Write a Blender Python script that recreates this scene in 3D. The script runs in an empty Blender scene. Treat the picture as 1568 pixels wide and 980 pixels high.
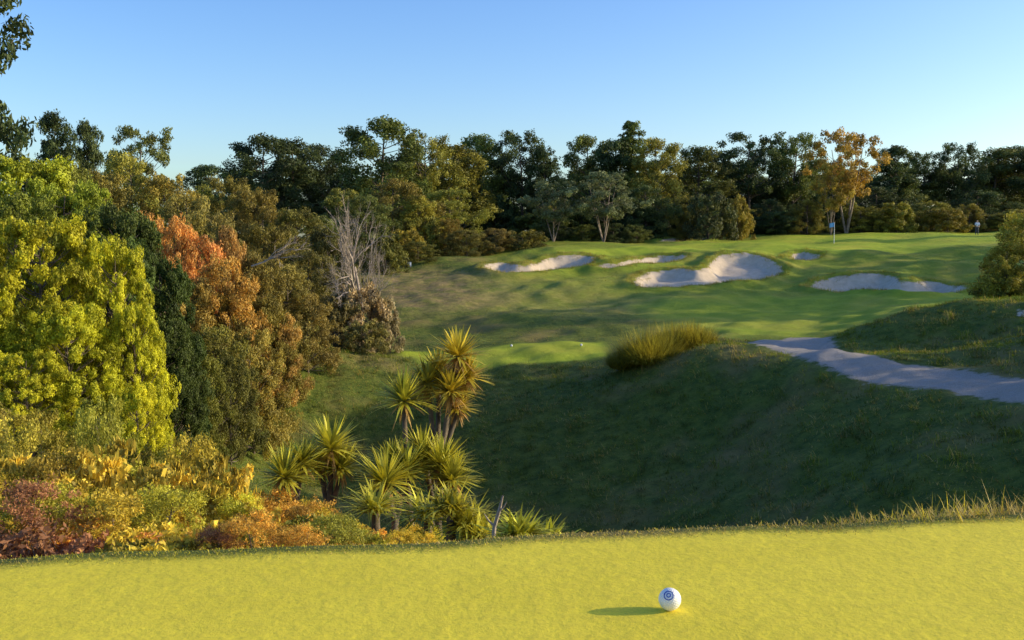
import bpy, math, numpy as np
from mathutils import Vector
R0=np.random.default_rng
scene=bpy.context.scene
# ------------------------------------------------------------------ camera
F=35/36*1568; PITCH=math.atan(120/F); CAMZ=1.7
cd=bpy.data.cameras.new("camera"); cam=bpy.data.objects.new("camera",cd)
scene.collection.objects.link(cam); scene.camera=cam
cam.location=(0,0,CAMZ); cam.rotation_euler=(math.pi/2-PITCH,0,0)
cd.lens=35; cd.sensor_width=36; cd.clip_end=3000; cd.clip_start=0.05
def site(u,v,d):
    cx=(u-784)/F; cy=(490-v)/F
    dy=math.cos(PITCH)+cy*math.sin(PITCH); dz=-math.sin(PITCH)+cy*math.cos(PITCH)
    return np.array([cx/dy*d,d,CAMZ+dz/dy*d])
# ------------------------------------------------------------------ light
EL=math.radians(15.3); AZ=math.radians(86)
S=Vector((math.cos(EL)*math.sin(AZ),math.cos(EL)*math.cos(AZ),math.sin(EL)))
ld=bpy.data.lights.new("sun",'SUN'); ld.energy=5; ld.angle=math.radians(0.5); ld.color=(1,0.84,0.54)
lo=bpy.data.objects.new("sun",ld); scene.collection.objects.link(lo)
lo.rotation_euler=S.to_track_quat('Z','Y').to_euler(); lo.location=(60,20,40)
w=bpy.data.worlds.new("World"); scene.world=w; w.use_nodes=True
nt=w.node_tree; bg=nt.nodes['Background']; sky=nt.nodes.new('ShaderNodeTexSky'); sky.sky_type='NISHITA'
sky.sun_disc=False; sky.sun_elevation=EL; sky.sun_rotation=AZ; sky.air_density=1.0; sky.dust_density=1.5; sky.ozone_density=3.0
hs=nt.nodes.new('ShaderNodeHueSaturation'); hs.inputs['Hue'].default_value=0.514; hs.inputs['Saturation'].default_value=1.22; hs.inputs['Value'].default_value=1.9
nt.links.new(sky.outputs[0],hs.inputs['Color']); nt.links.new(hs.outputs[0],bg.inputs[0]); bg.inputs[1].default_value=0.15
scene.view_settings.view_transform='Standard'; scene.view_settings.look='None'; scene.view_settings.exposure=0
# ------------------------------------------------------------------ terrain
def ss(a,b,x):
    t=np.clip((x-a)/(b-a),0,1); return t*t*(3-2*t)
C=[(-8,8,-.9),(-3,8,-.95),(0,8,-1.0),(4,8,-.8),(8,8,-.6),(-8,11,-1.5),(-3,11,-1.9),(0,11,-2.1),(4,11,-2.0),(9,11,-1.5),
(-12,15,-1.9),(-5,15,-3.0),(0,15,-3.7),(5,15,-3.6),(10,14,-2.9),(9,18,-4.5),(10.5,20.5,-4.3),(4,20,-5.6),(1.5,22,-6.6),(2,27,-7.8),
(-3,22,-6.2),(-8,22,-4.0),(-12,22,-2.9),(-6,30,-7.6),(-12,30,-3.8),(-16,32,-2.6),(-12,39,-5.4),(-8.5,39,-7.3),(-5,37,-7.9),(-2,31,-8.2),(14,17,-3.0),(16,22,-2.2),(15,12,-1.2),(20,20,-1.0),(30,30,-.5),
(28,58,-1.8),(29,46,-1.6),(37,46,-2.6),(45,50,-2),(60,80,.6),(60,110,3),(-40,90,0),(-40,60,-1),(-30,40,-1),(-20,25,-1.8),(-15,110,.3),(-40,140,1),(-17,52,-3),(-22,60,-1.8),
(-20,140,2.2),(0,130,2.6),(20,140,3),(60,140,3.2),(90,120,3),(-60,30,-1),(60,30,-1),(-30,5,0),(30,5,0),(0,-20,0),(-40,-40,0),(40,-40,0),(20,0,0),(-15,0,0),(0,0,0),(-8,3,0),(8,3,0),
(-150,150,2),(150,150,3),(0,250,3),(-300,400,3),(300,400,3),(0,500,3),(-300,0,2),(300,0,2),(0,-200,0)]
PX=[(1568,640,25.5),(1400,598,31),(1250,562,37),(1100,537,43),(930,562,48),(700,563,50),(600,555,50),(430,565,47),
(1100,650,36.5),(1300,700,28),(870,700,37.5),(800,620,44),(600,620,46),(1450,720,23.5),(1100,740,31),(870,800,32.5),
(1568,600,28),(1568,580,30.5),(1400,565,35),(1300,545,40),(1220,530,46),(1160,525,50),
(1568,458,46),(1450,470,47),(1350,495,48),(1290,512,50),(1568,520,37),(1450,520,42),
(1200,490,62),(1050,500,60),(900,515,58),(760,535,56),(620,540,55),(930,548,51),(620,500,66),(620,460,74),(640,425,82),(610,412,86),
(760,480,68),(760,440,77),(760,415,84),(850,415,84),(850,395,90),(860,378,97),(900,460,72),(900,430,79),(1050,470,68),(1050,440,76),
(1200,450,74),(1200,400,88),(1200,376,100),(1400,450,72),(1400,425,80),(1400,400,88),(1400,375,102),(1400,358,118),
(1530,440,72),(1530,400,86),(1530,360,115),(1277,373,107),(1277,360,120),(1050,381,98),(1050,372,112),(500,545,50),(450,530,54)]
CP=np.array(C+[tuple(site(*p)) for p in PX],float)
cc=2.5
def phi(x,y): return -np.sqrt((x[:,None]-CP[None,:,0])**2+(y[:,None]-CP[None,:,1])**2+cc*cc)
n=len(CP); A=np.zeros((n+1,n+1)); A[:n,:n]=phi(CP[:,0],CP[:,1])+np.eye(n)*(-0.1); A[:n,n]=1; A[n,:n]=1
WT=np.linalg.solve(A,np.append(CP[:,2],0))
def wav(x,y,s,seed,k=7):
    r=R0(seed); o=np.zeros_like(x)
    for i in range(k):
        a=r.uniform(0,6.28); f=r.uniform(.6,1.7)/s; o+=np.sin((x*np.cos(a)+y*np.sin(a))*f*6.28+r.uniform(0,6.28))
    return o/k**.5
def edge(x): return 5.08+(x+2.67)*0.152+0.03*np.sin(x*2.3)+0.02*np.sin(x*5.1+1)
def hbase(x,y):
    x=np.atleast_1d(np.asarray(x,float)).ravel(); y=np.atleast_1d(np.asarray(y,float)).ravel()
    z=np.empty_like(x)
    for i in range(0,len(x),40000):
        z[i:i+40000]=phi(x[i:i+40000],y[i:i+40000])@WT[:n]+WT[n]
    far=ss(12,30,y)
    z+=far*(0.14*wav(x,y,10,3)+0.06*wav(x,y,3.5,4)*(1-.7*ss(90,100,y))+0.03*wav(x,y,1.6,6)*(1-ss(48,56,y)))*(1-ss(150,300,y))
    z+=0.20*wav(x,y,14,8)*ss(60,72,y)*(1-ss(92,102,y))
    e=np.minimum(edge(np.clip(x,-12,14)),8)
    t=ss(-0.02,1.6,y-e)
    return z*t
def raise_poly(poly,d0=48,d1=150):
    out=[]
    ds=np.linspace(d0,d1,1600)
    for u,v in poly:
        a=site(u,v,1.0); sx=a[0]; sz=a[2]-CAMZ
        g=CAMZ+sz*ds-hbase(sx*ds,ds)
        k=np.where(g<0)[0]; k=k[0] if len(k) else int(np.argmin(g))
        out.append((sx*ds[k],ds[k]))
    return np.array(out)
def sdist(x,y,P):
    d=np.full(x.shape,1e9); ins=np.zeros(x.shape,bool)
    m=len(P)
    for i in range(m):
        a=P[i]; b=P[(i+1)%m]; ab=b-a; L=max(ab@ab,1e-9)
        t=np.clip(((x-a[0])*ab[0]+(y-a[1])*ab[1])/L,0,1)
        d=np.minimum(d,np.hypot(x-a[0]-t*ab[0],y-a[1]-t*ab[1]))
        c=((a[1]>y)!=(b[1]>y)); 
        with np.errstate(divide='ignore',invalid='ignore'):
            xi=a[0]+(y-a[1])/(b[1]-a[1]+1e-12)*ab[0]
        ins^=c&(x<xi)
    return np.where(ins,d,-d)
def subd(P,k=2):
    for _ in range(k):
        Q=np.roll(P,-1,0); P=np.stack([P*.75+Q*.25,P*.25+Q*.75],1).reshape(-1,2)
    return P
BUNK=[[(733,411),(770,403),(800,411),(830,399),(848,394),(914,393),(908,407),(860,412),(800,419),(760,419)],
[(903,409),(955,405),(1000,393),(1052,391),(1050,397),(995,405),(940,413)],
[(966,438),(982,420),(1030,413),(1078,417),(1088,396),(1140,388),(1180,397),(1202,414),(1195,421),(1120,433),(1050,441),(1000,443)],
[(1205,397),(1215,388),(1240,386),(1264,394),(1225,401)],
[(1236,441),(1255,430),(1310,421),(1365,421),(1385,436),(1425,429),(1488,440),(1470,449),(1410,452),(1340,445),(1260,446)],
[(1005,369),(1050,365),(1085,366),(1080,371),(1020,373)]]
BP=[subd(raise_poly(b),1) for b in BUNK]
BP.append(subd(raise_poly([(1552,480),(1600,470),(1600,489),(1560,489)],36,60),1))
PATH=raise_poly([(1140,524),(1200,518),(1270,515),(1275,528),(1330,548),(1420,560),(1500,568),(1568,579),(1700,592),(1700,640),(1568,617),(1480,605),(1380,590),(1290,573),(1235,553),(1200,537),(1150,529)],24,60)
PATH=subd(PATH,1)
GREEN=raise_poly([(850,383),(960,377),(1100,371),(1200,360),(1340,356),(1530,354),(1540,372),(1400,388),(1280,392),(1100,385),(1000,388),(880,389)],80,140)
LTEE=raise_poly([(600,537),(760,530),(925,524),(940,548),(850,556),(720,563),(640,556)],44,70)
FAIR=raise_poly([(960,468),(1100,448),(1230,452),(1560,430),(1560,462),(1350,490),(1260,510),(1120,515),(1040,495)],46,95)
DRY=raise_poly([(600,415),(760,425),(900,440),(1020,455),(1000,480),(880,476),(740,470),(620,470),(560,440)],50,100)
def sdmax(x,y,Ps,lim=4):
    o=np.full(x.shape,-float(lim))
    for P in Ps:
        mn=P.min(0)-lim; mx=P.max(0)+lim
        m=(x>mn[0])&(x<mx[0])&(y>mn[1])&(y<mx[1])
        if m.any(): o[m]=np.maximum(o[m],sdist(x[m],y[m],P))
    return np.clip(o,-lim,lim)
def height(x,y):
    x=np.atleast_1d(np.asarray(x,float)).ravel(); y=np.atleast_1d(np.asarray(y,float)).ravel()
    z=hbase(x,y); s=sdmax(x,y,BP)
    z-=0.75*ss(0,1.2,s); z+=0.22*np.exp(-((s+0.6)/0.6)**2)*(s>-3.9)
    return z
def axis(segs):
    o=[]
    for a,b,s in segs: o.append(np.arange(a,b,s))
    return np.concatenate(o)
def grow(start,end,s,g=1.12):
    o=[];p=start
    while p<end: o.append(p); p+=s; s*=g
    o.append(end); return np.array(o)
xs=np.concatenate([-grow(26,900,.4)[::-1],np.arange(-25.8,48,.22),grow(48.1,900,.4)])
ys=np.concatenate([-grow(2,300,.5)[::-1],axis([(-1.9,4.8,.3),(4.8,8,.1),(8,58,.22),(58,112,.2)]),grow(112,1500,.3)])
X,Y=np.meshgrid(xs,ys); xf=X.ravel(); yf=Y.ravel(); zf=height(xf,yf)
nx,ny=len(xs),len(ys); idx=np.arange(nx*ny).reshape(ny,nx)
quads=np.stack([idx[:-1,:-1],idx[:-1,1:],idx[1:,1:],idx[1:,:-1]],-1).reshape(-1,4)
def mk_mesh(name,V,Q,mats,mi=None,attrs={},smooth=False):
    me=bpy.data.meshes.new(name); V=np.asarray(V,np.float32); Q=np.asarray(Q,np.int32)
    me.vertices.add(len(V)); me.vertices.foreach_set('co',V.ravel())
    me.loops.add(Q.size); me.loops.foreach_set('vertex_index',Q.ravel())
    me.polygons.add(len(Q)); me.polygons.foreach_set('loop_start',np.arange(0,Q.size,4,dtype=np.int32))
    me.polygons.foreach_set('loop_total',np.full(len(Q),4,np.int32))
    for m in mats: me.materials.append(m)
    if mi is not None: me.polygons.foreach_set('material_index',np.asarray(mi,np.int32))
    if smooth: me.polygons.foreach_set('use_smooth',np.ones(len(Q),bool))
    for k,a in attrs.items():
        at=me.attributes.new(k,'FLOAT','POINT'); at.data.foreach_set('value',np.asarray(a,np.float32))
    me.update(calc_edges=True)
    return me
def add_obj(name,me,color=None,loc=None):
    o=bpy.data.objects.new(name,me); scene.collection.objects.link(o)
    if color: o.color=(*color,1)
    if loc is not None: o.location=loc
    return o
# ------------------------------------------------------------------ node helper
class N:
    def __init__(s,name):
        s.m=bpy.data.materials.new(name); s.m.use_nodes=True; s.t=s.m.node_tree; s.t.nodes.clear()
        s.out=s.t.nodes.new('ShaderNodeOutputMaterial')
    def n(s,typ,ins={},**kw):
        d=s.t.nodes.new(typ)
        for k,v in kw.items(): setattr(d,k,v)
        for k,v in ins.items():
            if hasattr(v,'is_output'): s.t.links.new(v,d.inputs[k])
            else: d.inputs[k].default_value=v
        return d
    def noise(s,scale,detail=4,vec=None,rough=.55):
        i={'Scale':scale,'Detail':detail,'Roughness':rough}
        if vec is not None: i['Vector']=vec
        return s.n('ShaderNodeTexNoise',i).outputs['Fac']
    def mixc(s,f,a,b,bt='MIX'):
        def c(v): return v if hasattr(v,'is_output') else (*v,1)
        d=s.n('ShaderNodeMix',{},data_type='RGBA',blend_type=bt)
        for k,v in ((0,f),(6,c(a)),(7,c(b))):
            if hasattr(v,'is_output'): s.t.links.new(v,d.inputs[k])
            else: d.inputs[k].default_value=v
        return d.outputs[2]
    def mr(s,v,a,b,c=0.,d=1.):
        return s.n('ShaderNodeMapRange',{0:v,1:a,2:b,3:c,4:d}).outputs[0]
    def ma(s,op,a,b=0.):
        return s.n('ShaderNodeMath',{0:a,1:b},operation=op).outputs[0]
    def attr(s,nm): return s.n('ShaderNodeAttribute',attribute_name=nm).outputs['Fac']
    def surf(s,x): s.t.links.new(x,s.out.inputs[0]); return s.m
def simple(name,col,rough=.6,var=0.25,scale=8,bump=.2):
    k=N(name); co=k.n('ShaderNodeTexCoord').outputs['Object']; f=k.noise(scale,5,co)
    c=k.mixc(k.mr(f,.3,.7),tuple(a*(1-var) for a in col),tuple(min(1,a*(1+var)) for a in col))
    b=k.n('ShaderNodeBump',{'Strength':bump,'Distance':.02,'Height':f})
    p=k.n('ShaderNodeBsdfPrincipled',{'Base Color':c,'Roughness':rough,'Normal':b.outputs[0]})
    return k.surf(p.outputs[0])
# ground material
k=N("ground_turf"); co=k.n('ShaderNodeTexCoord').outputs['Object']
n1=k.noise(.25,5,co); n2=k.noise(2.2,6,co,.65); n3=k.noise(14,5,co,.7); n4=k.noise(.9,4,co)
rough=k.mixc(k.mr(n2,.35,.68),(.06,.10,.014),(.18,.21,.03))
rough=k.mixc(k.mr(n1,.5,.66,0,.65),rough,(.28,.20,.07))
rough=k.mixc(k.mr(n3,.5,.75,0,.5),rough,(.28,.25,.06))
dry=k.mixc(k.mr(n2,.35,.65),(.24,.16,.08),(.42,.30,.12))
c=k.mixc(k.ma('MULTIPLY',k.attr('dry'),k.mr(n4,.35,.65,.2,.9)),rough,dry)
fair=k.mixc(k.mr(n4,.3,.7),(.25,.36,.02),(.40,.48,.03)); fair=k.mixc(k.mr(n3,.4,.7,0,.3),fair,(.52,.48,.06))
fair=k.mixc(k.mr(n1,.45,.65,0,.5),fair,(.50,.45,.05))
c=k.mixc(k.attr('mown'),c,fair)
nf=k.noise(45,4,co,.75)
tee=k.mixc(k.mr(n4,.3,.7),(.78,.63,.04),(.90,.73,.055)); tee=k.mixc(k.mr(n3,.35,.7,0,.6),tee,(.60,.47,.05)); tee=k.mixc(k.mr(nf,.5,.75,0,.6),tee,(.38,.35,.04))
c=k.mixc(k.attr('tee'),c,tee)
wob=k.ma('MULTIPLY',k.ma('SUBTRACT',k.noise(2.2,6,co,.7),.5),1.3)
pn=k.noise(30,4,co,.8)
gravel=k.mixc(k.mr(pn,.35,.65),(.28,.25,.22),(.50,.45,.39)); gravel=k.mixc(k.mr(n2,.4,.7,0,.5),gravel,(.42,.33,.22))
c=k.mixc(k.mr(k.ma('ADD',k.attr('path'),wob),-.12,.12),c,gravel)
sand=k.mixc(k.mr(n2,.3,.7),(.50,.40,.28),(.64,.52,.38))
sf=k.mr(k.ma('ADD',k.attr('sand'),k.ma('MULTIPLY',wob,.8)),-.05,.1)
c=k.mixc(sf,c,sand)
bh=k.ma('ADD',n3,k.ma('MULTIPLY',n2,1.5))
fine=k.noise(160,3,co,.8)
bh2=k.ma('ADD',bh,k.ma('MULTIPLY',fine,.1))
bst=k.ma('SUBTRACT',.9,k.ma('ADD',k.ma('MULTIPLY',sf,.5),k.ma('MULTIPLY',k.attr('tee'),.75)))
b=k.n('ShaderNodeBump',{'Strength':bst,'Distance':.1,'Height':bh2})
p=k.n('ShaderNodeBsdfPrincipled',{'Base Color':c,'Roughness':.85,'Specular IOR Level':.15,'Normal':b.outputs[0]})
M_ground=k.surf(p.outputs[0])
sa=sdmax(xf,yf,BP); pa=sdmax(xf,yf,[PATH])
gm=ss(-1,1,sdmax(xf,yf,[GREEN])); lm=ss(-.4,.6,sdmax(xf,yf,[LTEE])); fm=ss(-3,2,sdmax(xf,yf,[FAIR]))
mown=np.maximum.reduce([gm,lm,fm*.8, .5*ss(60,75,yf)*(1-ss(120,130,yf))*ss(-5,3,xf)])
dr=ss(-4,2,sdmax(xf,yf,[DRY])); tee=1-ss(-.05,.12,yf-edge(xf))
me=mk_mesh("ground",np.stack([xf,yf,zf],1),quads,[M_ground],None,dict(sand=sa,path=pa,mown=mown,dry=dr,tee=tee),True)
add_obj("ground",me)
# ------------------------------------------------------------------ vegetation materials
def leafmat(name,lo=.5,hi=1.5,tr=.35,warm=(1.15,1.05,.7),objcol=True,col=(.1,.1,.02),rough=.6):
    k=N(name); v=k.attr('var')
    if objcol: base=k.n('ShaderNodeObjectInfo').outputs['Color']
    else: base=k.n('ShaderNodeRGB').outputs[0]; base.default_value=(*col,1)
    a=k.mixc(1.,base,(lo,lo,lo*.9),'MULTIPLY'); b=k.mixc(1.,base,(hi,hi*.97,hi*.8),'MULTIPLY')
    c=k.mixc(v,a,b)
    p=k.n('ShaderNodeBsdfPrincipled',{'Base Color':c,'Roughness':rough,'Specular IOR Level':.25})
    t=k.n('ShaderNodeBsdfTranslucent',{'Color':k.mixc(1.,c,warm,'MULTIPLY')})
    m=k.n('ShaderNodeMixShader',{0:tr,1:p.outputs[0],2:t.outputs[0]})
    return k.surf(m.outputs[0])
M_leaf=leafmat("foliage",.42,1.6,.28); M_grass=leafmat("grass_blades",.45,1.6,.4)
M_turf=leafmat("turf_blades",.6,1.12,.5,(1.05,1.0,.8),rough=.5)
M_dead=leafmat("dead_leaves",.6,1.4,.3,objcol=False,col=(.42,.27,.10))
M_straw=leafmat("straw_grass",.6,1.4,.35,objcol=False,col=(.46,.36,.13))
M_bark=simple("bark",(.11,.085,.06),.9,.5,6,.8); M_pale=simple("pale_bark",(.26,.20,.15),.8,.35,4,.5); M_grey=simple("grey_dead_bark",(.34,.28,.23),.9,.3,5,.5)
# ------------------------------------------------------------------ geometry builders
def nrm(a): return a/np.maximum(np.linalg.norm(a,axis=-1,keepdims=True),1e-9)
class MB:
    def __init__(s): s.V=[];s.Q=[];s.M=[];s.A=[];s.n=0
    def add(s,V,Q,mat,var):
        V=np.asarray(V,float).reshape(-1,3); s.V.append(V); s.Q.append(np.asarray(Q)+s.n); s.M.append(np.full(len(Q),mat))
        s.A.append(np.broadcast_to(var,(len(V),))); s.n+=len(V)
    def tube(s,pts,rad,n=6,mat=0):
        P=np.asarray(pts,float); r=np.asarray(rad,float); k=len(P)
        T=nrm(np.gradient(P,axis=0)); ref=np.array([1.,.3,.1]) if abs(T[0][2])>.7 else np.array([0,0,1.])
        a=nrm(np.cross(T,ref)); b=np.cross(T,a); th=np.arange(n)/n*6.2832
        V=P[:,None]+r[:,None,None]*(a[:,None]*np.cos(th)[None,:,None]+b[:,None]*np.sin(th)[None,:,None])
        i=np.arange(k-1)[:,None]*n; j=np.arange(n)[None]; j2=(j+1)%n
        Q=np.stack([i+j,i+j2,i+n+j2,i+n+j],-1).reshape(-1,4); s.add(V,Q,mat,.5)
    def leaves(s,c,size,asp,rng,var,mat=1,nb=None,nn=None,spr=.55):
        m=len(c); a=nrm(rng.normal(size=(m,3)))
        if nn is not None:
            N_=nrm(nn+rng.normal(0,spr,(m,3))); a=nrm(np.cross(N_,a)); b=np.cross(N_,a)
        else:
            if nb is not None: a=nrm(a+nb)
            b=nrm(np.cross(a,rng.normal(size=(m,3))))
        sz=(size*rng.uniform(.6,1.3,m))[:,None]
        V=np.stack([c-a*sz,c+b*sz*asp,c+a*sz,c-b*sz*asp],1)
        s.add(V,np.arange(m*4).reshape(-1,4),mat,np.repeat(var,4))
    def strips(s,o,d,L,wd,droop,seg,mat,var):
        m=len(o); t=np.linspace(0,1,seg+1); d=nrm(d)
        side=nrm(np.cross(d,np.array([0,0,1.])+np.zeros_like(d)+1e-4))
        L=np.broadcast_to(L,(m,)); wd=np.broadcast_to(wd,(m,)); droop=np.broadcast_to(droop,(m,))
        P=o[:,None]+d[:,None]*(L[:,None]*t)[...,None]; P[...,2]-=(droop*L)[:,None]*t**2
        wt=np.where(t<.3,.6+t/.3*.4,1-(t-.3)/.7*.93)
        W=side[:,None]*(wd[:,None]*wt)[...,None]*.5
        V=np.stack([P-W,P+W],2)
        base=np.arange(m)[:,None]*(seg+1)*2+np.arange(seg)[None]*2
        Q=np.stack([base,base+1,base+3,base+2],-1).reshape(-1,4)
        s.add(V,Q,mat,np.repeat(np.broadcast_to(var,(m,)),(seg+1)*2))
    def mesh(s,name,mats): return mk_mesh(name,np.concatenate(s.V),np.concatenate(s.Q),mats,np.concatenate(s.M),dict(var=np.concatenate(s.A)))
def gen_tree(seed,H,R,cb,prof,nc,cr,flat,nl,leaf,asp=.4,tr=.25,bark=None,jit=.15,inner=.35,lean=.0,sub=9,subr=.42,spr=.6,stems=0):
    rng=R0(seed); mb=MB(); az0=rng.uniform(0,6.28)
    k=8; t=np.linspace(0,1,k); wob=np.cumsum(rng.normal(0,.02*H,(k,2)),0)*t[:,None]*.5
    tp=np.c_[wob[:,0]+lean*H*t,wob[:,1],t*H*.93]; tp[0,2]=-.4
    if not stems: mb.tube(tp,tr*(1-t*.85),8)
    else:
        for q in range(stems):
            a=q*6.28/stems+rng.uniform(0,.8); e=np.array([math.cos(a)*R*.5,math.sin(a)*R*.5,H*.8]); tq=np.linspace(0,1,6)[:,None]
            mb.tube(np.array([0,0,-.3])*(1-tq)+e*tq+np.c_[0*tq,0*tq,.12*H*np.sin(tq*3.14)]*-.3,tr*(1-np.linspace(0,1,6)*.8),7)
    tt=lambda z: np.array([np.interp(z,tp[:,2],tp[:,i]) for i in range(2)])
    C=[];Rr=[]; lob=rng.uniform(.75,1.2,5)
    for i in range(nc):
        f=(i+rng.uniform(0,1))/nc; f=f**.9
        a=az0+i*2.4+rng.normal(0,.4)
        r=R*prof(f)*(inner+(1-inner)*rng.uniform(0,1)**.5)*rng.uniform(1-jit,1+jit)*lob[int((a%6.283)/1.2567)%5]
        z=H*(cb+(1-cb)*f)-cr*.4*f
        xy=tt(min(z,H*.93)); c=np.array([xy[0]+r*math.cos(a),xy[1]+r*math.sin(a),z+rng.normal(0,.025*H)])
        rr_=cr*rng.uniform(.55,1.3)*(1-.2*f)
        c[2]=min(c[2],H-rr_*flat*.8); C.append(c); Rr.append(rr_)
        zs=max(H*cb*.6,z-r*rng.uniform(.3,.8)); s0=tt(min(zs,H*.9)); s=np.array([s0[0],s0[1],min(zs,H*.9)])
        m=(s+c)/2+rng.normal(0,.04*R,3)-np.array([0,0,.06*R]); rr=tr*.3*(1-.5*f)
        tq=np.linspace(0,1,5)[:,None]; mb.tube((1-tq)**2*s+2*tq*(1-tq)*m+tq**2*c,rr*np.linspace(1,.25,5),5)
    Rr=np.array(Rr); pr=Rr**2/ (Rr**2).sum()
    for i in range(nc):
        m=int(nl*pr[i]); 
        dd=nrm(rng.normal(size=(sub,3))); dd[:,2]=dd[:,2]*.8+.15
        sc=C[i]+dd*Rr[i]*np.array([1,1,flat])*rng.uniform(.4,.95,(sub,1))
        j=rng.integers(0,sub,m); cv=rng.uniform(0,1); sv=rng.uniform(-.25,.25,sub)
        gd=nrm(rng.normal(size=(m,3)))
        g=gd*(rng.uniform(0,1,(m,1))**.33)*Rr[i]*subr*np.array([1,1,.85])
        var=np.clip(.5*cv+.25+sv[j]+rng.normal(0,.15,m),0,1)
        mb.leaves(sc[j]+g,leaf,asp,rng,var,1,nn=nrm(g+.5*(sc[j]-C[i])),spr=spr)
    me=mb.mesh("tree_mesh",[bark or M_bark,M_leaf]); V=np.concatenate(mb.V)
    return dict(me=me,H=np.percentile(V[:,2],99.8),W=np.percentile(np.abs(V[:,:2]),98.5)*2)
dome=lambda f: math.sqrt(max(0,1-(f*.95)**2.2))*.9+.08
bell=lambda f: (1-f)**.6*.9+.15 if f>.15 else .8
cone=lambda f: (1-f)*.95+.08
umb=lambda f: .5+.6*math.sin(min(1,f*1.15)*math.pi*.85)
egg=lambda f: math.sin(math.pi*(.12+.83*f))**.7
PINE=[gen_tree(11,16,4.6,.28,egg,56,1.7,.8,17000,.2,.42,.32,sub=12,jit=.3,spr=.8),
      gen_tree(12,16,5.2,.36,umb,50,1.75,.75,16500,.2,.42,.34,lean=.05,sub=12,jit=.3,spr=.8),
      gen_tree(13,16,4.4,.2,bell,58,1.6,.8,17000,.2,.42,.3,sub=12,jit=.3,spr=.8),
      gen_tree(14,16,5.0,.38,umb,40,1.55,.65,12500,.2,.42,.3,jit=.35,sub=11,spr=.8),
      gen_tree(15,16,3.2,.12,cone,60,1.15,.75,13000,.2,.4,.28)]
GUM=[gen_tree(21,12,4.6,.36,umb,46,1.3,.75,13500,.16,.45,.2,bark=M_pale,jit=.35,stems=3),
     gen_tree(22,12,4.8,.32,umb,48,1.3,.75,14000,.16,.45,.12,bark=M_pale,jit=.35,stems=4)]
BUSH=[gen_tree(31,3,2.1,.05,dome,44,.62,.9,14000,.08,.5,.07,inner=.6),
      gen_tree(32,3,1.8,.03,dome,40,.6,.9,13000,.08,.5,.07,inner=.6)]
KAN=[gen_tree(41,6,2.9,.08,egg,64,.8,.75,26000,.085,.42,.12,jit=.3,sub=12,spr=.8),
     gen_tree(42,6,3.1,.06,bell,70,.8,.7,26000,.085,.42,.12,jit=.3,sub=12,spr=.8),
     gen_tree(43,6,2.8,.06,dome,62,.8,.8,26000,.085,.42,.12,jit=.2,sub=12,spr=.8)]
BIG=[gen_tree(51,5.5,2.5,.02,dome,120,.5,.95,100000,.046,.5,.12,inner=.72,sub=18,subr=.36,spr=.7,jit=.08),
     gen_tree(52,5.5,2.6,.02,dome,125,.48,.95,100000,.046,.5,.12,inner=.72,sub=18,subr=.36,spr=.7,jit=.08)]
rngP=R0(5)
def gz(x,y): return float(height(x,y)[0])
CM=1.9
def place(name,pr,u,vt,d,wpx=None,col=(.06,.08,.02),rot=None,sink=0.,cj=.06,cm=None):
    x,y,zt=site(u,vt,d); g=gz(x,y)-sink; sz=(zt-g)/pr['H']
    sx=wpx*d/F/pr['W'] if wpx else sz
    j=rngP.uniform(1-cj,1+cj,3)*(cm or CM)*rngP.uniform(.85,1.15)
    o=add_obj(name,pr['me'],tuple(min(.62,col[i]*j[i]) for i in range(3)),(x,y,g)); o.scale=(sx,sx,sz)
    o.rotation_euler=(0,0,rngP.uniform(0,6.28) if rot is None else rot); return o
DK=(.034,.05,.018); MD=(.07,.085,.022); OL=(.125,.12,.024); GO=(.17,.145,.025)
# skyline pines
for nm,pi,u,v,d,wd,c in [
 ("pine_tree",3,-95,-60,34,260,DK),("pine_tree",2,82,172,92,75,DK),("pine_tree",2,128,186,96,60,DK),("pine_tree",3,216,195,90,100,MD),
 ("pine_tree",0,395,208,118,110,DK),("pine_tree",2,450,213,122,110,DK),("pine_tree",0,495,222,128,90,DK),
 ("pine_tree",0,578,182,112,135,MD),("pine_tree",1,650,208,118,115,OL),("pine_tree",2,700,222,122,110,OL),("pine_tree",0,735,208,130,95,MD),
 ("pine_tree",1,800,202,128,105,DK),("pine_tree",2,838,226,124,60,DK),("pine_tree",0,905,208,134,80,MD),("pine_tree",4,972,187,130,80,MD),("pine_tree",0,1010,212,126,80,OL),
 ("pine_tree",2,940,215,130,80,DK),("pine_tree",0,1070,226,134,100,MD),("pine_tree",3,1150,204,136,110,DK),("pine_tree",1,1215,206,138,100,MD),("pine_tree",1,1180,225,140,110,DK),
 ("pine_tree",2,1375,225,145,80,DK),("pine_tree",1,1420,232,150,90,MD),("pine_tree",1,1470,220,150,85,DK),("pine_tree",2,1520,228,155,90,MD),("pine_tree",0,1560,224,158,90,DK),("pine_tree",0,1610,220,150,90,DK)]:
    place(nm,PINE[pi],u,v,d,wd*1.05,c)
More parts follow.
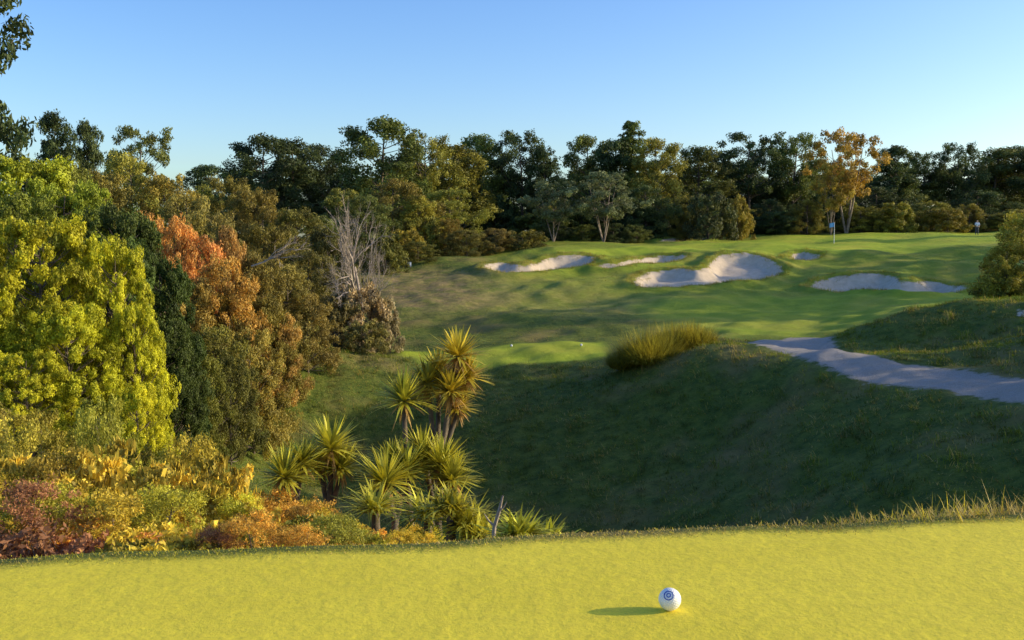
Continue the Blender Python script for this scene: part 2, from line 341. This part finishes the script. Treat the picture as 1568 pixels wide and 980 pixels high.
# deeper rows
r=R0(8)
for i in range(24):
    u=330+i*57+r.uniform(-12,12); place("pine_tree",PINE[[0,2,2][r.integers(0,3)]],u,r.uniform(245,275),r.uniform(150,170),r.uniform(95,125),[DK,MD][i%2])
place("eucalyptus_tree",GUM[0],1300,196,124,118,(.22,.165,.032))
place("eucalyptus_tree",GUM[1],1275,250,122,60,(.20,.155,.03))
for u,v,wd,i in [(848,278,100,1),(925,264,120,1)]:
    place("eucalyptus_tree",GUM[i],u,v,110,wd,(.095,.11,.055))
for i in range(20):
    u=560+i*52+r.uniform(-10,10); place("shrub",KAN[i%3],u,r.uniform(285,312),r.uniform(138,146),r.uniform(85,120),[DK,MD,DK][i%3])
for i in range(36):
    u=620+i*27+r.uniform(-10,10); v=r.uniform(300,330) if u<1350 else r.uniform(310,335); d=r.uniform(123,134)
    if 800<u<980: d=r.uniform(116,122); v=r.uniform(305,330)
    c=[DK,MD,OL,MD,(.13,.12,.022)][r.integers(0,5)]
    place("shrub",[KAN[0],KAN[2],BUSH[0],BUSH[1]][r.integers(0,4)],u,v,d,r.uniform(50,85),c)
for u,v,d,wd,c in [(990,285,118,90,DK),(1085,295,116,80,(.045,.055,.02)),(1050,300,119,60,OL),(1130,300,119,50,(.14,.12,.02)),(650,330,98,60,OL),(685,335,97,55,(.15,.12,.025)),(715,352,95,80,(.12,.10,.025)),(760,350,97,70,(.13,.10,.03)),
   (800,352,98,80,(.10,.09,.02)),(620,350,92,60,(.17,.145,.025)),(1355,320,128,60,(.13,.13,.03)),(1425,308,128,70,(.12,.12,.025)),(1485,318,130,60,(.11,.10,.03)),(1560,322,128,60,(.13,.11,.03)),
   (640,370,90,70,(.09,.09,.02)),(590,360,85,70,(.09,.085,.02)),(1180,305,126,60,DK),(1240,312,126,60,MD),(855,340,112,50,DK),(895,344,112,50,MD),(940,342,112,60,DK),(975,344,113,50,MD)]:
    place("shrub",[KAN[0],KAN[2],BUSH[0]][int(u)%3],u,v,d,wd,c,sink=.3)
for u,v,d,wd,c in [(600,275,100,110,(.13,.11,.025)),(640,300,98,80,GO),(520,290,98,90,OL),(560,300,90,90,MD),(690,290,104,90,OL),(480,330,85,90,MD)]:
    place("added_shade_kanuka",KAN[int(u)%3],u,v,d,wd*1.15,c)
# left-hand bush
for u,v,d,wd,c in [(200,238,66,100,(.17,.155,.03)),(150,262,64,90,(.15,.13,.03)),(250,268,66,90,(.19,.16,.035)),(100,250,62,90,(.13,.135,.025)),(310,285,78,60,OL),(355,272,76,80,(.11,.095,.022)),(400,290,74,80,(.11,.09,.022)),(450,320,72,90,(.09,.08,.02)),
   (290,300,58,90,(.13,.11,.03)),(330,330,52,80,(.12,.10,.03)),(420,345,60,90,(.10,.09,.02)),(500,350,64,80,(.075,.075,.02)),(470,385,58,80,(.08,.08,.02)),
   (225,328,44,80,(.28,.155,.05)),(265,335,43,70,(.32,.165,.055)),(300,360,43,80,(.29,.16,.055)),(350,350,45,60,(.24,.15,.05)),(345,395,41,90,(.26,.16,.045)),(395,392,45,90,(.17,.13,.035)),(440,405,47,80,(.14,.12,.03)),
   (300,430,40,90,(.17,.13,.035)),(350,450,41,80,(.17,.13,.03)),(410,455,43,80,(.14,.115,.025)),(470,450,47,70,(.13,.115,.03)),(385,505,39,90,(.19,.16,.035)),(330,500,37,90,(.13,.12,.025)),(440,500,44,60,(.18,.16,.04)),(300,540,33,70,(.10,.11,.02)),(430,480,43.5,60,(.26,.18,.055)),(350,540,35,60,(.09,.09,.022))]:
    place("added_shade_kanuka",KAN[int(u+v)%3],u,v,d,wd*1.4,c,cm=1.8)
for u,v,d,wd,c in [(20,243,33,270,(.18,.21,.02)),(100,280,32,190,(.16,.185,.02)),(-80,260,30,180,(.12,.14,.02)),(185,318,30,190,(.05,.07,.014)),(170,370,27,180,(.045,.065,.013)),(245,400,28,140,(.04,.058,.012)),(250,490,27,130,(.04,.058,.012)),(20,300,27,200,(.09,.11,.016))]:
    place("broadleaf_tree",BIG[int(u)%2],u,v,d,wd,c)
for u,v,d,wd,i in [(55,338,22,225,0),(175,368,22.5,155,1),(205,470,21.5,100,0),(-50,400,20.5,170,1),(208,590,19.5,95,1),(100,470,20.5,180,1),(40,540,19.5,150,0)]:
    place("yellow_broadleaf_tree",BIG[i],u,v,d,wd,(.25,.25,.014),cj=.03)
for u,v,d,wd,c in [(150,610,15,120,(.15,.16,.02)),(60,630,14,150,(.17,.15,.02)),(-20,620,13,140,(.18,.15,.03)),(260,690,14,100,(.14,.13,.02)),(200,680,13,100,(.14,.13,.02))]:
    place("added_shade_kanuka",KAN[int(u)%3],u,v,d,wd,c)
place("shrub",BUSH[0],545,435,55,100,(.19,.15,.09)); place("shrub",BUSH[1],585,455,56,60,(.21,.17,.11)); place("shrub",BUSH[1],510,452,54,80,(.10,.08,.03)); place("shrub",BUSH[0],560,490,52,70,(.13,.115,.035)); place("shrub",BUSH[0],475,500,50,60,(.14,.14,.03))
place("shrub",KAN[2],1580,325,50,160,(.16,.15,.025)); place("shrub",KAN[0],1545,372,49,80,(.15,.14,.022)); place("shrub",BUSH[0],1550,410,50,110,(.10,.11,.018))
# trees standing to the right of the view (cast the long evening shadows)
for x,y,h,q in [(54,66,10,0),(60,70,13,1),(58,76,11,2),(66,81,13,0),(60,87,10,2),(70,93,10,1),(80,112,12,2),(66,74,13,2)]:
    pr=PINE[q]; o=add_obj("pine_tree",pr['me'],DK,(x,y,gz(x,y))); o.scale=(h/16,)*3; o.rotation_euler=(0,0,x)
for x,y,h in [(25,29,4.9),(27,33,5.0),(26,37,3.5),(24,25,3.4)]:  # unseen kanukas added to block the sun and keep the valley bank shaded
    pr=KAN[int(x)%3]; o=add_obj("added_shade_kanuka",pr['me'],MD,(x,y,gz(x,y))); o.scale=(h/6,)*3
# ------------------------------------------------------------------ bare trees
def bare(seed,base,H,tr,dep=5,spread=.5,fan=(0,0,1)):
    rng=R0(seed); mb=MB()
    def br(p,d,L,r,k):
        m=p+d*L*.5+rng.normal(0,.05*L,3); e=p+d*L+rng.normal(0,.05*L,3)
        mb.tube([p,m,e],[r,r*.85,r*.65],5 if k>2 else 4)
        if k==0: return
        for _ in range(3 if k<4 else 5):
            q=p+(e-p)*rng.uniform(.35,1); nd=nrm(d+rng.normal(0,spread,3)+np.array([0,0,.12]))
            br(q,nd,L*rng.uniform(.45,.72),r*.5,k-1)
    br(np.array([0,0,-.1]),nrm(np.array(fan,float)),H*.5,tr,dep)
    return mb.mesh("bare_tree_mesh",[M_grey,M_leaf])
for s,u,v,d,tr in [(3,545,291,55,.13),(6,562,330,56,.09),(12,520,360,56,.08)]:
    x,y,zt=site(u,v,d); g=gz(x,y); me=bare(s,None,8,tr,5,.4); z=np.empty(len(me.vertices)*3); me.vertices.foreach_get('co',z); hh=z[2::3].max()
    o=add_obj("bare_tree",me,None,(x,y,g)); o.scale=((zt-g)/hh*.72,)*2+((zt-g)/hh,)
x,y,zt=site(385,400,39); me=bare(9,None,2.6,.04,4,.4,(.9,0,.45)); add_obj("dead_branch",me,None,(x,y,zt-.1))
# ------------------------------------------------------------------ cabbage trees and flax
def head(mb,c,r,rng,nl=150,up=.25,dead=.15,w=.042):
    d=nrm(rng.normal(size=(nl,3))); d[:,2]=np.abs(d[:,2])*1.1-.35+up; d=nrm(d)
    mb.strips(c+d*.03,d,r*rng.uniform(.75,1.2,nl),w,rng.uniform(.0,.28,nl),5,1,rng.uniform(0,1,nl))
    nd=int(nl*dead)
    if nd:
        d=nrm(rng.normal(size=(nd,3))*np.array([1,1,.3])-np.array([0,0,1.0]))
        mb.strips(c+d*.05,d,r*rng.uniform(.4,.75,nd),w*.8,.2,4,2,rng.uniform(0,1,nd))
def cabbage(name,bu,heads,seed,col,dead=.3):
    rng=R0(seed); mb=MB(); d0=heads[0][2]; b=site(bu,700,d0); g=gz(b[0],b[1]); b=np.array([b[0],b[1],g-.1])
    hs=[site(u,v,d) for u,v,d,r in heads]; fork=b*.45+np.mean(hs,0)*.55
    mb.tube([b,b*.5+fork*.5+rng.normal(0,.03,3),fork],[.06,.05,.045],8)
    for h,(u,v,d,r) in zip(hs,heads):
        mb.tube([fork,(fork+h)/2+np.array([0,0,-.04]),h],[.04,.035,.03],7); head(mb,h,r*d/F,rng,170,dead=dead)
    add_obj(name,mb.mesh("cabbage_mesh",[M_bark,M_leaf,M_dead]),col)
CB=(.50,.48,.06)
cabbage("cabbage_tree",630,[(618,615,12.6,54)],1,CB,.08)
cabbage("cabbage_tree",645,[(702,546,12.9,50),(655,588,13,46),(690,600,12.8,48),(714,578,13,40),(672,568,13.2,38),(700,625,13,34)],2,(.54,.45,.06),.25)
cabbage("cabbage_tree",500,[(507,688,12,58),(522,718,12,44),(490,712,12.2,44)],3,CB,.15)
cabbage("cabbage_tree",445,[(436,732,11.5,56),(462,710,11.8,48)],4,CB,.15)
cabbage("cabbage_tree",605,[(590,740,11.6,62),(622,722,12,52),(600,712,12.3,46)],5,CB,.1)
cabbage("cabbage_tree",668,[(676,712,12.2,54),(648,696,12.4,46),(692,735,12,48)],6,CB,.15)
def flax(name,u,d,v0,rpx,seed,col,n=130):
    rng=R0(seed); mb=MB(); b=site(u,v0,d); g=gz(b[0],b[1])
    dd=nrm(rng.normal(size=(n,3))*np.array([1,1,.25])+np.array([0,0,.9]))
    L=rpx*d/F; mb.tube([[b[0],b[1],g-.05],[b[0],b[1],(g+b[2])/2],b],[.06,.05,.04],7)
    mb.strips(b+rng.normal(0,.05,(n,3))*np.array([1,1,.3]),dd,L*rng.uniform(.7,1.15,n),.036,rng.uniform(.1,.6,n),5,1,rng.uniform(0,1,n))
    add_obj(name,mb.mesh("flax_mesh",[M_bark,M_leaf,M_dead]),col)
flax("flax_bush",795,8.2,826,72,11,(.46,.47,.05),190); flax("flax_bush",838,8.4,832,56,16,(.46,.47,.05),140); flax("flax_bush",712,9.2,808,78,12,CB,150); flax("flax_bush",655,9.6,792,74,13,CB,150); flax("flax_bush",690,9.2,782,64,14,(.46,.42,.05)); flax("flax_bush",575,10,782,70,15,CB); flax("flax_bush",740,9.0,826,58,17,CB)
# dead stump
mb=MB(); P0=[site(752,828,8.0),site(757,806,8.0),site(764,784,7.95),site(770,759,7.9)]; P0[0][2]-=.2
mb.tube(P0,[.02,.017,.015,.007],7); mb.tube([P0[1],site(748,797,8),site(741,786,8.0)],[.011,.008,.003],6); mb.tube([P0[2],site(772,775,7.9),site(776,768,7.9)],[.008,.006,.003],6)
add_obj("dead_stump",mb.mesh("stump",[M_grey]))
# ------------------------------------------------------------------ ferns
def fern(seed,L,nf,nseg,leaf,up=.5):
    rng=R0(seed); mb=MB()
    for i in range(nf):
        a=rng.uniform(0,6.28); d=nrm(np.array([math.cos(a),math.sin(a),rng.uniform(.2,1.6)*up*2])); l=L*rng.uniform(.6,1.15); dr=rng.uniform(.3,.8)
        t=np.linspace(0,1,nseg+1)[:,None]; o=np.r_[rng.normal(0,.15*L,2),0]
        P=o+d*l*t; P[:,2]-=(dr*l*t**2)[:,0]; mb.tube(P[::3],np.linspace(.006,.002,len(P[::3])),3)
        T=nrm(np.gradient(P,axis=0)); sd=nrm(np.cross(T,[0,0,1.])); q=P[2:]; 
        tt=t[2:,0]; ll=leaf*np.sin(math.pi*(.15+.83*tt))*l/L
        v=rng.uniform(0,1)
        for sg in (-1,1):
            dd=nrm(sd[2:]*sg+T[2:]*.5+rng.normal(0,.12,(len(q),3)))
            for f in np.linspace(.15,1,5):
                c=q+dd*(ll*f)[:,None]; mb.leaves(c,.028*L/.6,.45,rng,np.clip(v+rng.normal(0,.15,len(c)),0,1),1)
    me=mb.mesh("fern_mesh",[M_bark,M_leaf]); V=np.concatenate(mb.V); return dict(me=me,H=V[:,2].max(),W=np.abs(V[:,:2]).max()*2)
FERN=[fern(61,.6,46,16,.15),fern(62,.6,40,16,.17,.7),fern(63,.6,50,15,.14,.35)]
SHR=[gen_tree(71,1,.6,.05,dome,40,.2,.8,9000,.02,.4,.02,inner=.5,jit=.3,spr=.9),gen_tree(72,1,.55,.1,egg,36,.19,.7,7500,.02,.35,.02,jit=.4,spr=.9)]
cols=[(.62,.48,.06),(.62,.37,.07),(.50,.48,.055),(.54,.28,.085),(.36,.17,.09),(.34,.34,.05)]
r=R0(77)
for i in range(210):
    d=r.uniform(6.4,12.5); u=r.uniform(-80,740)
    if d<7.6 and u>560: continue
    x,y,_=site(u,700,d); g=gz(x,y); t=(d-6.4)/6
    red=d<7.2
    c=cols[r.choice([3,4,1,0,1])] if red and u<430 else cols[r.choice([0,0,1,2,2,5,1])]
    j=r.uniform(.75,1.15); c=tuple(a*j for a in c)
    kind=r.uniform()
    s=r.uniform(.7,1.2)*(.7+.7*t)*(1.2 if u<300 else .85)
    if u>560: s*=.75
    if kind<.75: o=add_obj("fern",FERN[r.integers(0,3)]['me'],c,(x,y,g+.02)); s*=1.05
    else: o=add_obj("heath_shrub",SHR[r.integers(0,2)]['me'],c,(x,y,g)); s*=.6
    o.scale=(s,s,s*r.uniform(.9,1.2)); o.rotation_euler=(r.normal(0,.1),r.normal(0,.1),r.uniform(0,6.28))
for u,v,d,wd,c in [(20,640,10.5,110,(.21,.19,.03)),(150,628,11,80,(.17,.16,.025)),(290,664,10.5,90,(.2,.18,.025)),(90,690,9.5,110,(.23,.19,.03)),(235,712,9.5,90,(.26,.2,.03)),(330,740,9.3,90,(.3,.27,.03)),(370,760,9.0,80,(.3,.28,.03)),(300,730,9.8,80,(.27,.21,.03))]:
    place("heath_shrub",SHR[int(u)%2],u,v,d,wd*1.3,c)
for u,v,d,s in [(300,690,9.6,1.5),(260,700,9.8,1.3),(40,690,9.5,1.7),(150,670,9.8,1.6),(340,700,9.4,1.0),(90,730,8.8,1.5),(200,730,8.6,1.3),(10,760,8,1.4),(390,770,8.8,.9)]:
    b=site(u,v,d); g=gz(b[0],b[1]); o=add_obj("fern",FERN[1]['me'],(.60,.46,.07),(b[0],b[1],g)); o.rotation_euler=(0,.1,u)
    o.scale=(s*.8,s*.8,max(.4,(b[2]-g)/FERN[1]['H']))
# ------------------------------------------------------------------ grasses
def scatter(name,x,y,h,wdt,lean,col,seed,nb=8,spread=.08,seg=2,strawp=.3,wind=(-.3,-.1),gm_=None):
    rng=R0(seed); z=height(x,y); m=len(x)
    o=np.repeat(np.c_[x,y,z-.01],nb,0); o[:,:2]+=rng.normal(0,spread,(m*nb,2))
    hh=np.repeat(h,nb)*rng.uniform(.5,1.15,m*nb)
    d=np.c_[rng.normal(0,lean,m*nb)+wind[0]*lean,rng.normal(0,lean,m*nb)+wind[1]*lean,np.ones(m*nb)]
    mb=MB(); st=rng.uniform(0,1,m*nb)<strawp*np.repeat(rng.uniform(0,2,m)*(1+.9*wav(x,y,5,31)),nb)
    v=np.clip(np.repeat(rng.uniform(.1,.9,m)+.3*wav(x,y,3,32),nb)+rng.normal(0,.15,m*nb),0,1)
    for msk,mat in ((~st,0),(st,1)):
        if msk.any(): mb.strips(o[msk],d[msk],hh[msk],wdt,rng.uniform(.0,.6,msk.sum()),seg,mat,v[msk])
    return add_obj(name,mb.mesh(name,[gm_ or M_grass,M_straw]),col)
r=R0(90)
m=240000; x=r.uniform(-4,4.6,m); y=r.uniform(3.3,6.35,m); kk=y<edge(x)-.0; x=x[kk]; y=y[kk]
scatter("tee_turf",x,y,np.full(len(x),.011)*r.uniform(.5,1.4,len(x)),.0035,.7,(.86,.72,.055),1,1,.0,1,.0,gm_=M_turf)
m=7000; x=r.uniform(-4.5,5,m); y=edge(x)+np.abs(r.normal(0,.15,m))-.02
scatter("fringe_grass",x,y,r.uniform(.01,.03,m),.006,.6,(.48,.43,.04),2,5,.03,2,.5)
m=700; x=r.uniform(1.5,5.2,m); y=edge(x)+r.uniform(.1,1.3,m)
scatter("long_grass",x,y,r.uniform(.04,.22,m)*ss(1.4,3.2,x)+.03,.006,.65,(.46,.40,.05),3,8,.06,3,.5)
# valley and bank
m=32000; x=r.uniform(-14,24,m); y=r.uniform(7,52,m); kk=(np.abs(x)<y*.56+2)&(sdmax(x,y,[PATH],2)<-.3)&(sdmax(x,y,[LTEE],2)<0); x=x[kk]; y=y[kk]
scatter("bank_grass",x,y,r.uniform(.05,.24,len(x))+.18*np.clip(wav(x,y,2.2,41),0,1.5),.022,.6,(.15,.20,.026),4,9,.10,2,.22,wind=(-.9,-.7))
m=24000; x=r.uniform(-14,45,m); y=r.uniform(48,100,m); kk=(sdmax(x,y,BP,2)<-.1)&(sdmax(x,y,[GREEN,LTEE,PATH,FAIR],2)<-.4)&(x<y*.55+2); x=x[kk]; y=y[kk]
scatter("rough_grass",x,y,r.uniform(.05,.16,len(x)),.03,.6,(.27,.28,.03),5,6,.15,1,.35)
m=90000; x=r.uniform(-6,42,m); y=r.uniform(70,112,m); s_=sdmax(x,y,BP,2)+.3*wav(x,y,1.5,51); kk=(s_<.2)&(s_>-.6); x=x[kk]; y=y[kk]
scatter("bunker_lip_grass",x,y,r.uniform(.12,.38,len(x)),.035,.5,(.26,.27,.03),6,5,.12,1,.35)
# tussock mounds beside the path
rng=R0(44); mb=MB()
for u,v,d,wp,hp in [(1000,538,45,58,78),(1062,534,46,36,58),(960,538,46,32,54),(1030,536,46,34,66)]:
    b=site(u,v,d); b[2]=gz(b[0],b[1]); q=4200; rr=wp*d/F
    a=rng.uniform(0,6.28,q); rad=rr*rng.uniform(0,1,q)**.5*.75
    o=np.c_[b[0]+rad*np.cos(a),b[1]+rad*np.sin(a),np.full(q,b[2]-.05)]
    dd=np.c_[np.cos(a)*rad/rr*1.0,np.sin(a)*rad/rr*1.0,np.ones(q)]+rng.normal(0,.26,(q,3))
    mb.strips(o,dd,hp*d/F*np.sqrt(np.clip(1-(rad/rr)**2*1.2,.08,1))*rng.uniform(.45,1.1,q),.028,rng.uniform(.1,.6,q),3,0,rng.uniform(0,1,q))
add_obj("tussock_grass",mb.mesh("tussock",[M_grass]),(.38,.34,.05))
# ------------------------------------------------------------------ tee marker
import bmesh
def ball_marker(loc,rad,dim=True):
    bm=bmesh.new(); bmesh.ops.create_icosphere(bm,subdivisions=6 if dim else 3,radius=rad)
    if dim:
        nd=260; i=np.arange(nd)+.5; ph=np.arccos(1-2*i/nd); th=math.pi*(1+5**.5)*i
        D=np.c_[np.cos(th)*np.sin(ph),np.sin(th)*np.sin(ph),np.cos(ph)]
        co=np.array([v.co[:] for v in bm.verts]); un=nrm(co); dt=(un@D.T).max(1); an=np.arccos(np.clip(dt,-1,1))
        dep=np.clip(1-(an/.10)**2,0,1)*rad*.03; nw=un*(rad-dep)[:,None]
        for v,c in zip(bm.verts,nw): v.co=c
    for f in bm.faces: f.smooth=True
    me=bpy.data.meshes.new("ball"); bm.to_mesh(me); bm.free(); me.materials.append(M_white)
    e=bpy.data.objects.new("golf_tee_marker",None); scene.collection.objects.link(e); e.location=loc; e.empty_display_size=.1
    o=add_obj("dimpled_ball",me); o.parent=e
    bpy.ops.mesh.primitive_cone_add(vertices=16,radius1=rad*.35,radius2=rad*.22,depth=rad*.5,location=(0,0,-rad*1.08)); s=bpy.context.object; s.name="ground_spike"; s.data.materials.append(M_grey); s.parent=e
    return e
k=N("white_plastic"); p=k.n('ShaderNodeBsdfPrincipled',{'Base Color':k.mixc(k.noise(20,3),(.74,.73,.70),(.82,.81,.79)),'Roughness':.35}); M_white=k.surf(p.outputs[0])
M_blue=simple("blue_paint",(.03,.06,.35),.4,.1,20,0)
rad=.052; b=site(1027,938,1.0); d=CAMZ/(CAMZ-b[2]); loc=np.array([b[0]*d,d+.03,rad*1.0])
e=ball_marker(tuple(loc),rad)
nd=nrm(np.array([-.22,-.72,.62]))
for R_,mr_ in ((rad*.40,rad*.045),(rad*.17,rad*.045)):
    bpy.ops.mesh.primitive_torus_add(major_radius=R_,minor_radius=mr_,major_segments=40,minor_segments=8); t=bpy.context.object; t.name="logo_ring"
    t.location=tuple(nd*math.sqrt(rad*rad-R_*R_)*.992); t.rotation_euler=Vector(nd).to_track_quat('Z','Y').to_euler(); t.data.materials.append(M_blue); t.parent=e
for u,v in [(783,531),(890,530)]:
    P=raise_poly([(u,v)],44,75)[0]; ball_marker((P[0],P[1],gz(P[0],P[1])+.06),.07,False)
# ------------------------------------------------------------------ flag
P=site(1277,373,107); g=gz(P[0],P[1]); mb=MB(); mb.tube([[0,0,-.1],[0,0,1.1],[0,0,2.25]],[.03,.028,.025],8)
fx=np.linspace(0,.5,9); V=[];
for z in (1.75,2.2): V.append(np.c_[-fx,.05*np.sin(fx*14),np.full(9,z)-fx*.15])
V=np.concatenate(V); i=np.arange(8); mb.add(V,np.stack([i,i+1,i+10,i+9],1),1,.5)
add_obj("golf_flag",mb.mesh("flag",[M_white,simple("flag_cloth",(.15,.42,.75),.7,.1,10,0)]),None,(P[0],P[1],g))
# small course sign at the left edge of the fairway
P=raise_poly([(625,412)],70,100)[0]; mb=MB(); mb.tube([[-.2,0,-.1],[-.2,0,.25],[-.2,0,.55]],[.03]*3,6); mb.tube([[.2,0,-.1],[.2,0,.25],[.2,0,.55]],[.03]*3,6)
V=np.array([[a,b_,c] for a in(-.28,.28) for b_ in(-.04,-.08) for c in(.2,.6)]); mb.add(V,[[0,1,3,2],[4,6,7,5],[0,4,5,1],[2,3,7,6],[1,5,7,3],[0,2,6,4]],1,.5)
add_obj("course_sign",mb.mesh("sign",[M_bark,simple("sign_face",(.2,.27,.4),.5,.1,5,0)]),None,(P[0],P[1],gz(*P)))
# ------------------------------------------------------------------ golfer
P=site(1496,352,121); g=gz(P[0],P[1])
e=bpy.data.objects.new("golfer",None); scene.collection.objects.link(e); e.location=(P[0],P[1],g)
def skinobj(name,pts,edges,rads,mat):
    me=bpy.data.meshes.new(name); me.from_pydata(pts,edges,[]); o=add_obj(name,me); o.parent=e
    bpy.context.view_layer.objects.active=o; md=o.modifiers.new("s",'SKIN')
    for i,r_ in enumerate(rads): me.skin_vertices[0].data[i].radius=(r_,r_)
    me.skin_vertices[0].data[0].use_root=True
    s_=o.modifiers.new("ss",'SUBSURF'); s_.levels=1; s_.render_levels=2; me.materials.append(mat)
skinobj("trousers",[(0,0,.92),(.1,0,.86),(.12,-.02,.48),(.13,0,.08),(.13,-.14,.04),(-.1,0,.86),(-.13,-.02,.48),(-.15,0,.08),(-.15,-.14,.04)],[(0,1),(1,2),(2,3),(3,4),(0,5),(5,6),(6,7),(7,8)],[.13,.1,.07,.05,.04,.1,.07,.05,.04],simple("trousers",(.05,.06,.1),.8))
skinobj("shirt",[(0,0,.95),(0,0,1.2),(0,0,1.42),(.2,0,1.42),(.26,-.08,1.15),(-.2,0,1.42),(-.26,-.08,1.15)],[(0,1),(1,2),(2,3),(3,4),(2,5),(5,6)],[.15,.16,.15,.08,.06,.08,.06],simple("shirt",(.6,.68,.8),.8))
skinobj("head_and_neck",[(0,0,1.62),(0,0,1.50),(0,-.02,1.72)],[(0,1),(0,2)],[.1,.05,.08],simple("skin",(.45,.28,.2),.6))
skinobj("forearms",[(.26,-.08,1.14),(.16,-.25,.98),(0,-.32,.95),(-.16,-.25,.98),(-.26,-.08,1.14)],[(0,1),(1,2),(2,3),(3,4)],[.045,.035,.04,.035,.045],simple("skin_arm",(.45,.28,.2),.6))
